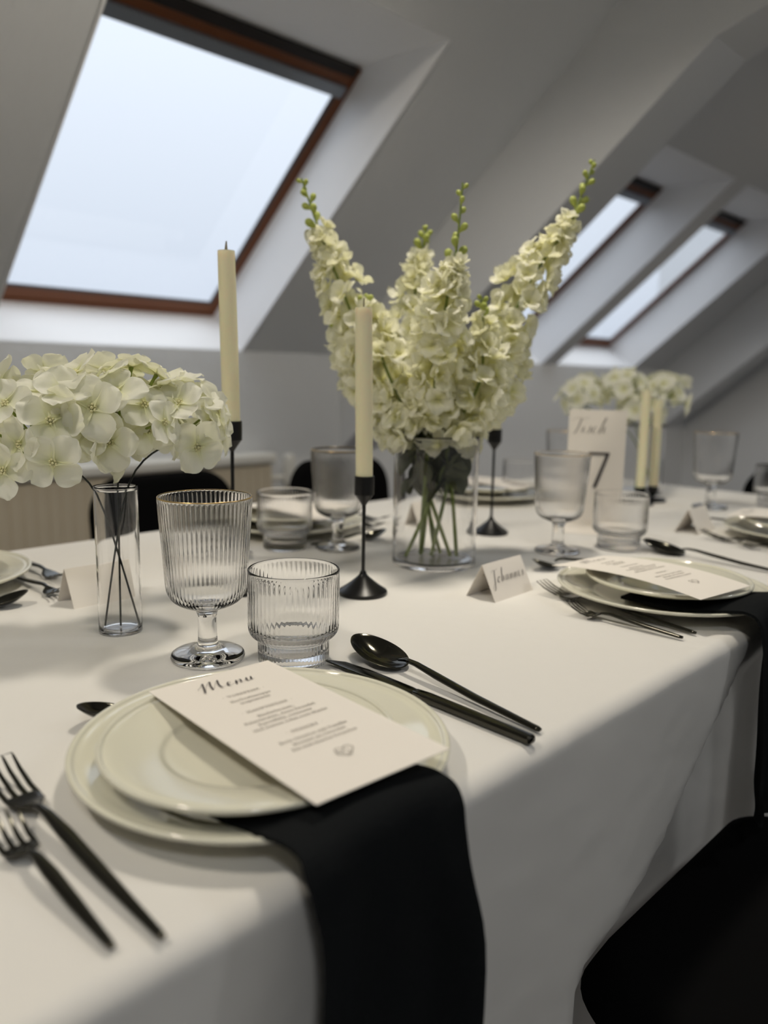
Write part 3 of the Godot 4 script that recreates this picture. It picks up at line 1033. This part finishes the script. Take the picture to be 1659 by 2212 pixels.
func glasses() -> void:
	goblet("ribbed glass goblet with a gold rim, sharp in the foreground", Vector3(0.416, TOP, -0.651))
	tumbler("ribbed glass tumbler with a stepped foot, sharp in the foreground", Vector3(0.475, TOP, -0.589))
	goblet("blurred goblet behind the middle candle, across the table", Vector3(0.853, TOP, -0.943), 240)
	goblet("blurred goblet in front of the table number 7", Vector3(1.108, TOP, -0.688), 240)
	goblet("blurred goblet near the right edge against the grey wall", Vector3(1.772, TOP, -0.712), 180, 60, 1.05)
	goblet("faint goblet left of the table number card, across the table", Vector3(1.62, TOP, -1.0), 180)
	tumbler("blurred tumbler between the front goblet and the middle candle", Vector3(0.792, TOP, -1.005), 224)
	tumbler("blurred tumbler in front of the right-hand candles", Vector3(1.217, TOP, -0.637), 224)
	tumbler("blurred tumbler right of the tall vase, across the table", Vector3(1.534, TOP, -1.058), 168)
	tumbler("faint tumbler at the right edge beyond the goblet", Vector3(1.93, TOP, -0.63), 168)
	cylinder_vase("bud_vase", "slim clear cylinder vase holding hydrangea wires", Vector3(0.393, TOP, -0.787), 0.0228, 0.156, 0.0015, 0.004)
	cylinder_vase("flower_vase", "wide clear cylinder vase holding the tall white spikes", Vector3(0.898, TOP, -0.774), 0.0635, 0.19, 0.0028, 0.009)
	cylinder_vase("flower_vase", "wide clear cylinder vase behind the table number card", Vector3(1.86, TOP, -0.93), 0.056, 0.17, 0.0028, 0.009)

# ---------------------------------------------------------------- candles
func candle_set(holder_label: String, candle_label: String, at: Vector3, cup: float, length: float, lean: Vector2, wick: bool) -> void:
	var t := thing("candle_holder", holder_label, "candle holder", at, 0, "slim black candle holders")
	var b := MB.new()
	var cone := 0.027 if cup > 0.08 else 0.008
	b.lathe(round_profile([[0, 0.0005, 1], [0.031, 0.0, 1], [0.0318, 0.0012], [0.0318, 0.0042], [0.0305, 0.0056], [0.022, cone * 0.42], [0.012, cone * 0.72], [0.0055, cone * 0.95], [0.0032, cone + 0.004], [0.0, cone + 0.005]], 4), 64)
	part("base", b.mesh(), M.black_iron, t)
	if cup > 0.08:
		b = MB.new()
		b.lathe(pv2([[0.0, cone], [0.0024, cone], [0.0024, cup - 0.034], [0.0, cup - 0.034]]), 16)
		part("rod", b.mesh(), M.black_iron, t)
	b = MB.new()
	var c0 := maxf(cup - 0.037, cone)
	b.lathe(round_profile([[0, c0, 1], [0.0026, c0], [0.0045, c0 + 0.003], [0.0118, c0 + 0.0135], [0.0126, c0 + 0.0155], [0.0127, cup - 0.001], [0.012, cup, 1], [0.0112, cup, 1], [0.0110, cup - 0.014, 1], [0, cup - 0.014]], 3), 40)
	part("cup", b.mesh(), M.black_iron, t)
	var k := thing("candle", candle_label, "candle", at + Vector3(0, cup - 0.0135, 0), 0, "ivory taper candles")
	k.rotation.z = lean.x
	k.rotation.x = lean.y
	length += 0.0135
	b = MB.new()
	b.lathe(round_profile([[0, 0, 1], [0.0106, 0, 1], [0.0108, 0.02], [0.011, length * 0.5], [0.0105, length - 0.006], [0.0098, length - 0.001], [0.007, length + 0.0012], [0.003, length + 0.002], [0, length + 0.002]], 4), 36)
	part("wax", b.mesh(), M.wax, k)
	b = MB.new()
	b.tube(PackedVector3Array([Vector3(0, length, 0), Vector3(0, length + 0.006, 0), Vector3(0.0006, length + 0.014, 0)]), PackedFloat32Array([0.0024, 0.0017, 0.0008] if wick else [0.001, 0.0009, 0.0007]), 8)
	part("wick", b.mesh(), M.wick, k)

func candles() -> void:
	candle_set("tallest black candle holder, its foot behind the front goblet", "ivory candle with a pointed wick before the large skylight", Vector3(0.576, TOP, -0.837), 0.2205, 0.203, Vector2(0.016, -0.008), true)
	candle_set("black candle holder in the middle with its whole foot showing", "ivory candle in the middle, in front of the white flowers", Vector3(0.695, TOP, -0.719), 0.154, 0.206, Vector2(0.017, -0.008), false)
	candle_set("black candle holder right of the tall vase", "ivory candle half hidden behind the tall white flowers", Vector3(1.153, TOP, -0.858), 0.19, 0.205, Vector2(0.01, 0.0), false)
	candle_set("short black candle holder behind the right-hand tumbler", "ivory candle beside the table number, left of the pair", Vector3(1.70, TOP, -0.845), 0.04, 0.218, Vector2(0.015, 0), false)
	candle_set("short black candle holder with foot showing right of the tumbler", "ivory candle beside the table number, right of the pair", Vector3(1.773, TOP, -0.85), 0.036, 0.2, Vector2(0.02, 0), false)

# ---------------------------------------------------------------- flowers
func petal_mesh(l: float, w: float, cup: float, curl: float, twist: float, frill: float, base: Color, tip: Color, nu := 7, nv := 7, round_ := 1.0, crinkle := 0.0) -> MB:
	# grows from the origin along +x, upper side +y
	var rows := []
	var cols := []
	for i in nu:
		var u := float(i) / (nu - 1)
		u = 1.0 - pow(1.0 - u, 1.25)
		var half := w * 0.5
		if u > 0.56:
			half *= pow(maxf(0.0, 1.0 - pow((u - 0.56) / 0.47, 2.4 / round_)), 0.5)
		else:
			half *= lerpf(0.16, 1.0, pow(smoothstep(-0.08, 0.62, u), 0.85) if round_ < 1.2 else sin(u / 0.56 * PI / 2))
		var row := PackedVector3Array()
		var cr := PackedColorArray()
		for k in nv:
			var q := float(k) / (nv - 1) * 2.0 - 1.0
			var x := l * (u - 0.07 * q * q * u)
			var y := cup * (u * u) * l + curl * pow(u, 5.0) * l + 0.22 * q * q * w * (0.9 - 0.6 * u) * 0.6 + twist * q * u * w + frill * sin(q * 5.0 + u * 4.0 + cup * 30.0) * u * w + 0.02 * l * sin(u * 9.0 + q * 2.0) + crinkle * l * sin(u * 15.0 + curl * 40.0) * sin(q * 8.0 + twist * 60.0) * u
			row.append(Vector3(x, y, q * half))
			var m := smoothstep(0.0, 0.6, u) * (1.0 - 0.08 * (1.0 - absf(q)))
			cr.append(base.lerp(tip, m))
		rows.append(row)
		cols.append(cr)
	var b := MB.new()
	b.grid(rows, false, false, cols)
	return b

func face(dir: Vector3, spin: float) -> Basis:
	# a basis whose y points along dir
	var d := dir.normalized()
	var x := d.cross(Vector3(0.31, 0.2, 0.93)).normalized()
	var bs := Basis(x, d, x.cross(d))
	return bs * Basis(Vector3.UP, spin)

var hyd_petals := []
var hyd_stamen: ArrayMesh
var spike_florets := []
var bud_mesh: ArrayMesh
var leaf_mesh: ArrayMesh

func flower_parts() -> void:
	var pale := Color(0.945, 0.94, 0.9)
	var base := Color(0.83, 0.84, 0.6)
	for k in 6:
		var b := petal_mesh(0.0285 + 0.0015 * (k % 3), 0.031 - 0.001 * (k % 2), [0.12, 0.25, 0.02, 0.35, 0.15, 0.08][k], [-0.25, -0.1, -0.15, -0.35, -0.05, -0.3][k], [0.05, -0.06, 0.03, 0.02, -0.03, 0.06][k], 0.03, base, pale, 12, 11, 1.0, 0.028)
		hyd_petals.append(b.mesh())
	var b2 := MB.new()
	for k in 7:
		var a := TAU * k / 6.0
		var r := 0.0 if k == 6 else 0.0032
		var c := Vector3(r * cos(a), 0.0022 + (0.0008 if k == 6 else 0.0), r * sin(a))
		var rows := []
		for i in 6:
			var th := PI * i / 5.0
			var ring := PackedVector3Array()
			for j in 7:
				var ph := TAU * j / 7
				ring.append(c + Vector3(sin(th) * cos(ph), cos(th), sin(th) * sin(ph)) * 0.0015)
			rows.append(ring)
		b2.grid(rows, true, false)
	hyd_stamen = b2.mesh()
	for k in 4:
		var all := MB.new()
		for j in 6:
			var inner := j == 5
			var p := petal_mesh(0.0225 if not inner else 0.013, 0.021 if not inner else 0.012, [0.35, 0.6, 0.15, 0.45][k] + (0.6 if inner else 0.0), [-0.35, -0.1, 0.2, -0.5][k], [0.15, -0.1, 0.1, 0.0][(k + j) % 4], 0.06, Color(0.86, 0.85, 0.5), Color(0.94, 0.93, 0.84), 7, 7, 1.0, 0.03)
			var bs := Basis(Vector3.UP, TAU * j / 5.0 + 0.3 * sin(j * 3.1 + k)) * Basis(Vector3.BACK, 0.38 + 0.38 * sin(j * 2.3 + k * 1.7))
			var off := all.v.size()
			for q in p.v:
				all.v.append(bs * q)
			for q in p.n:
				all.n.append(bs * q)
			all.c.append_array(p.c)
			for q in p.t:
				all.t.append(q + off)
		spike_florets.append(all.mesh())
	var bb := MB.new()
	bb.lathe(round_profile([[0, -0.0065], [0.0012, -0.006], [0.0014, -0.002], [0.0034, 0.002], [0.0042, 0.0055], [0.003, 0.009], [0, 0.0105]], 3), 10)
	bud_mesh = bb.mesh()
	leaf_mesh = petal_mesh(0.05, 0.034, 0.1, -0.2, 0.06, 0.03, Color(1, 1, 1), Color(1, 1, 1), 8, 6, 1.5).mesh()

func hydrangea(label: String, head: Vector3, r: Vector3, count: int, stem_pts: Array, detail := true) -> void:
	var t := thing("hydrangea_stem", label, "flower", Vector3(stem_pts[0].x, stem_pts[0].y, stem_pts[0].z), 0, "white hydrangeas")
	var o0 := t.position
	var pts := []
	for q in stem_pts:
		pts.append(q - o0)
	pts.append(head - o0 - Vector3(0, r.y * 0.35, 0))
	var b := MB.new()
	b.tube(spline(pts, 6), PackedFloat32Array([0.0011 if detail else 0.0018]), 8)
	part("stem", b.mesh(), M.wire if detail else M.stalk, t)
	var core := head - o0 - Vector3(0, r.y * 0.35, 0)
	var golden := PI * (3.0 - sqrt(5.0))
	for i in count:
		var yy := 1.0 - 1.42 * (i + 0.5) / count
		var rr := sqrt(maxf(0.0, 1.0 - yy * yy))
		var ph := i * golden + rng.randf_range(-0.3, 0.3)
		var dir := Vector3(cos(ph) * rr, yy, sin(ph) * rr)
		var shrink := rng.randf_range(0.74, 1.1)
		var at := head - o0 + Vector3(dir.x * r.x, dir.y * r.y, dir.z * r.z) * shrink
		var fl := Node3D.new()
		fl.name = "floret"
		t.add_child(fl, true)
		fl.position = at
		var look := (dir + Vector3(rng.randf_range(-0.35, 0.35), rng.randf_range(-0.1, 0.35), rng.randf_range(-0.35, 0.35))).normalized()
		fl.basis = face(look, rng.randf() * TAU) * Basis.from_scale(Vector3.ONE * rng.randf_range(0.88, 1.12))
		var open := rng.randf_range(-0.05, 0.4)
		for k in 4:
			var p := part("petal", hyd_petals[rng.randi() % 6], M.petal, fl)
			p.basis = Basis(Vector3.UP, k * PI / 2 + rng.randf_range(-0.12, 0.12)) * Basis(Vector3.BACK, open + rng.randf_range(-0.12, 0.12))
			p.position = Vector3(0, 0.0006 * (k % 2), 0)
		part("stamens", hyd_stamen, M.stamen, fl)
		var st := MB.new()
		var inv := fl.transform.affine_inverse()
		var toward := at.lerp(core, 0.85)
		st.tube(PackedVector3Array([inv * toward, inv * (at.lerp(core, 0.3) - look * 0.006), Vector3(0, -0.005, 0), Vector3(0, 0, 0)]), PackedFloat32Array([0.0014, 0.0013, 0.0018, 0.0026]), 6)
		part("floret_stalk", st.mesh(), M.green, fl)

func along(line: PackedVector3Array, f: float) -> Vector3:
	var k := clampf(f, 0, 1) * (line.size() - 1)
	var i := int(k)
	return line[i].lerp(line[mini(i + 1, line.size() - 1)], k - i)

func spike(label: String, pts: Array, flowers_from: float, flowers_to: float, spread: float, n: int, buds: int, leaves: int, size := 1.0) -> void:
	# pts run from the tip down to the vase floor; parameters are shares of that line
	var foot: Vector3 = pts[-1]
	var t := thing("delphinium_stem", label, "flower", foot, 0, "tall white flower spikes")
	var rel := []
	for q in pts:
		rel.append(q - foot)
	var line := spline(rel, 8)
	var radii := PackedFloat32Array()
	for i in line.size():
		radii.append(lerpf(0.0013, 0.0029, clampf(i / (line.size() * 0.6), 0, 1)))
	var b := MB.new()
	b.tube(line, radii, 8)
	part("stem", b.mesh(), M.stalk, t)
	var ang := rng.randf() * TAU
	for i in buds:
		var f := lerpf(0.02, flowers_from, (i + 0.3) / buds)
		ang += 2.4
		var p: Vector3 = along(line, f)
		var axis := (p - along(line, f + 0.03)).normalized()
		var side := face(axis, ang).x
		var dir := (axis * 0.9 + side * 0.8).normalized()
		var s := lerpf(0.7, 1.5, float(i) / buds) * size
		var o := part("bud", bud_mesh, M.bud, t, p + dir * 0.0055 * s)
		o.basis = face(dir, 0) * Basis.from_scale(Vector3.ONE * s)
	for i in n:
		var u := (i + 0.5) / n
		var f := lerpf(flowers_from, flowers_to, u)
		ang += 2.4 + rng.randf_range(-0.3, 0.3)
		var p: Vector3 = along(line, f)
		var axis := (p - along(line, f + 0.03)).normalized()
		var side := face(axis, ang).x
		var dir := (side + axis * lerpf(0.75, 0.05, u) + Vector3(0, rng.randf_range(-0.15, 0.25), 0)).normalized()
		var rad := spread * lerpf(0.35, 1.0, smoothstep(0.0, 0.45, u)) * rng.randf_range(0.6, 1.25)
		var o := part("floret", spike_florets[rng.randi() % 4], M.petal, t, p + dir * rad)
		o.basis = face((dir + Vector3(rng.randf_range(-0.55, 0.55), rng.randf_range(-0.4, 0.5), rng.randf_range(-0.55, 0.55))).normalized(), rng.randf() * TAU) * Basis.from_scale(Vector3.ONE * lerpf(0.8, 1.08, smoothstep(0.0, 0.3, u)) * rng.randf_range(0.88, 1.1) * size)
	for i in leaves:
		var f := lerpf(flowers_to + 0.02, flowers_to + 0.15, (i + 0.5) / leaves)
		ang += 2.1
		var p: Vector3 = along(line, f)
		var o := part("leaf", leaf_mesh, M.leaf, t, p)
		o.basis = Basis(Vector3.UP, -ang) * Basis(Vector3.BACK, rng.randf_range(0.9, 1.35) * (1.0 if i % 3 else -0.8)) * Basis(Vector3.RIGHT, rng.randf_range(-0.5, 0.5))

func flowers() -> void:
	flower_parts()
	# hydrangea on three wires in the slim vase
	hydrangea("white hydrangea head in the middle of the front bunch, on a straight wire", Vector3(0.397, 0.98, -0.778), Vector3(0.064, 0.055, 0.064), 28, [Vector3(0.393, 0.7555, -0.787), Vector3(0.396, 0.947, -0.785)])
	hydrangea("white hydrangea head at the left edge, lowest of the front bunch", Vector3(0.338, 0.962, -0.81), Vector3(0.07, 0.066, 0.066), 31, [Vector3(0.409, 0.755, -0.774), Vector3(0.378, 0.9, -0.799)])
	hydrangea("white hydrangea head at the right of the front bunch, by the candle", Vector3(0.452, 0.972, -0.772), Vector3(0.056, 0.048, 0.054), 20, [Vector3(0.380, 0.7555, -0.798), Vector3(0.404, 0.912, -0.778)])
	# distant hydrangeas
	var heads := [[1.775, 0.985, -1.055, "leftmost"], [1.845, 1.012, -0.985, "middle"], [1.915, 0.992, -0.915, "rightmost"], [1.86, 0.962, -0.94, "lowest"]]
	for h in heads:
		hydrangea("blurred white hydrangea head above the table number, " + h[3] + " of its bunch", Vector3(h[0], h[1], h[2]), Vector3(0.055, 0.05, 0.055), 13, [Vector3(1.86 + (h[0] - 1.86) * -0.25, 0.7605, -0.93 + (h[2] + 0.93) * -0.25), Vector3(1.86 + (h[0] - 1.86) * 0.2, 0.9, -0.93 + (h[2] + 0.93) * 0.2)], false)
	# tall spikes in the wide vase
	spike("white flower spike leaning far left beside the middle candle", [Vector3(0.756, 1.304, -0.919), Vector3(0.774, 1.232, -0.9), Vector3(0.8, 1.143, -0.874), Vector3(0.827, 1.052, -0.846), Vector3(0.864, 0.951, -0.808), Vector3(0.893, 0.847, -0.779), Vector3(0.916, 0.7605, -0.756)], 0.17, 0.66, 0.0264, 50, 9, 6, 1.0)
	spike("white flower spike standing upright in front, green tip in focus", [Vector3(0.854, 1.284, -0.705), Vector3(0.85, 1.198, -0.709), Vector3(0.842, 1.132, -0.716), Vector3(0.851, 1.04, -0.737), Vector3(0.868, 0.96, -0.762), Vector3(0.886, 0.847, -0.787), Vector3(0.891, 0.7605, -0.795)], 0.22, 0.68, 0.0253, 56, 10, 6, 1.0)
	spike("white flower spike leaning far right with a long green tip", [Vector3(1.063, 1.341, -0.635), Vector3(1.041, 1.255, -0.657), Vector3(1.006, 1.177, -0.693), Vector3(0.97, 1.089, -0.715), Vector3(0.924, 0.973, -0.747), Vector3(0.893, 0.847, -0.779), Vector3(0.86, 0.7605, -0.798)], 0.17, 0.66, 0.0275, 59, 11, 6, 1.0)
	spike("white flower spike at the back, tip between left and upright spikes", [Vector3(0.948, 1.258, -0.851), Vector3(0.941, 1.196, -0.859), Vector3(0.927, 1.111, -0.858), Vector3(0.914, 1.019, -0.843), Vector3(0.904, 0.942, -0.811), Vector3(0.905, 0.844, -0.795), Vector3(0.921, 0.7605, -0.793)], 0.12, 0.66, 0.0253, 43, 7, 6, 1.0)
	spike("short white flower spike right behind the middle candle", [Vector3(0.799, 1.141, -0.832), Vector3(0.808, 1.09, -0.823), Vector3(0.822, 1.039, -0.808), Vector3(0.849, 0.979, -0.795), Vector3(0.869, 0.938, -0.789), Vector3(0.888, 0.847, -0.784), Vector3(0.9, 0.7605, -0.801)], 0.08, 0.66, 0.0264, 37, 4, 6, 1.0)
	spike("short white flower spike just right of the upright one", [Vector3(0.899, 1.142, -0.702), Vector3(0.903, 1.079, -0.698), Vector3(0.9, 1.021, -0.701), Vector3(0.896, 0.968, -0.733), Vector3(0.901, 0.919, -0.757), Vector3(0.916, 0.848, -0.755), Vector3(0.922, 0.7605, -0.749)], 0.1, 0.66, 0.0264, 40, 5, 6, 1.0)
	spike("short white flower spike low behind the left-leaning one", [Vector3(0.824, 1.114, -0.921), Vector3(0.839, 1.059, -0.905), Vector3(0.86, 1.004, -0.87), Vector3(0.871, 0.963, -0.83), Vector3(0.879, 0.923, -0.807), Vector3(0.895, 0.845, -0.791), Vector3(0.92, 0.7605, -0.78)], 0.08, 0.64, 0.0264, 34, 4, 6, 1.0)
	spike("short white flower spike low under the right-leaning one", [Vector3(1.022, 1.133, -0.733), Vector3(1.025, 1.064, -0.731), Vector3(1.0, 1.007, -0.742), Vector3(0.953, 0.958, -0.761), Vector3(0.923, 0.917, -0.762), Vector3(0.915, 0.846, -0.771), Vector3(0.895, 0.7605, -0.777)], 0.08, 0.62, 0.0264, 37, 4, 6, 1.0)

# ---------------------------------------------------------------- chairs
func rounded_slab(w: float, l: float, th: float, corner: float, dome: float, bend := false) -> ArrayMesh:
	# a cushion in the xz plane with rounded corners and rolled edges
	var outline := PackedVector2Array()
	for q in 4:
		var cx: float = [1, -1, -1, 1][q] * (w / 2 - corner)
		var cz: float = [1, 1, -1, -1][q] * (l / 2 - corner)
		for i in 9:
			var a := PI / 2 * (q + i / 8.0)
			outline.append(Vector2(cx + corner * cos(a), cz + corner * sin(a)))
	var rows := []
	var rings := [[0.0, 0.0, -1.0], [0.5, 0.0, -1.0], [0.86, 0.0, -1.0], [0.94, 0.12, -1.0], [0.985, 0.4, -1.0], [1.0, 0.5, 0.0], [0.985, 0.6, 1.0], [0.94, 0.86, 1.0], [0.86, 1.0, 1.0], [0.5, 1.0, 1.0], [0.0, 1.0, 1.0]]
	for r in rings:
		var ring := PackedVector3Array()
		for p in outline:
			var y: float = (r[1] - 0.5) * th
			if r[2] > 0.5:
				y += dome * (1.0 - r[0] * r[0])
			var v := Vector3(p.x * r[0], y, p.y * r[0])
			if bend:   # stand the cushion up and curve it round the sitter
				v = Vector3(v.x, -v.z, v.y - 0.35 * v.x * v.x - v.z * 0.12)
			ring.append(v)
		rows.append(ring)
	var b := MB.new()
	b.grid(rows, true, true)
	return b.mesh()

func chairs() -> void:
	var t := thing("dining_chair", "black upholstered chair in the lower right corner, pushed to the cloth", "chair", Vector3(0.822, 0, -0.125), 0, "black dining chairs")
	part("seat", rounded_slab(0.46, 0.44, 0.076, 0.07, 0.012), M.velvet, t, Vector3(0, 0.449, 0))
	part("backrest", rounded_slab(0.40, 0.3, 0.04, 0.09, 0.004, true), M.velvet, t, Vector3(0, 0.625, 0.235))
	for sx in [-1, 1]:
		for sz in [-1, 1]:
			var b := MB.new()
			b.tube(spline([Vector3(sx * 0.1, 0.405, sz * 0.15), Vector3(sx * 0.15, 0.404, sz * 0.165), Vector3(sx * 0.19, 0.401, sz * 0.172), Vector3(sx * 0.213, 0.388, sz * 0.178), Vector3(sx * 0.225, 0.36, sz * 0.183), Vector3(sx * 0.23, 0.3, sz * 0.187), Vector3(sx * 0.25, 0.0, sz * 0.21)], 6), PackedFloat32Array([0.0095]), 12)
			part("leg", b.mesh(), M.black_iron, t)
		var b2 := MB.new()
		b2.tube(spline([Vector3(sx * 0.14, 0.408, 0.15), Vector3(sx * 0.15, 0.408, 0.23), Vector3(sx * 0.15, 0.5, 0.25), Vector3(sx * 0.15, 0.66, 0.255)], 6), PackedFloat32Array([0.009]), 10)
		part("back_support", b2.mesh(), M.black_iron, t)
	copy(t, "black chair across the table behind the slim hydrangea vase", Vector3(1.0, 0.008, -1.51), PI)
	copy(t, "black chair across the table behind the middle candle", Vector3(1.585, 0.012, -1.51), PI)
	copy(t, "black chair at the far end of the table, near the right edge", Vector3(2.36, 0, -0.74), PI / 2)
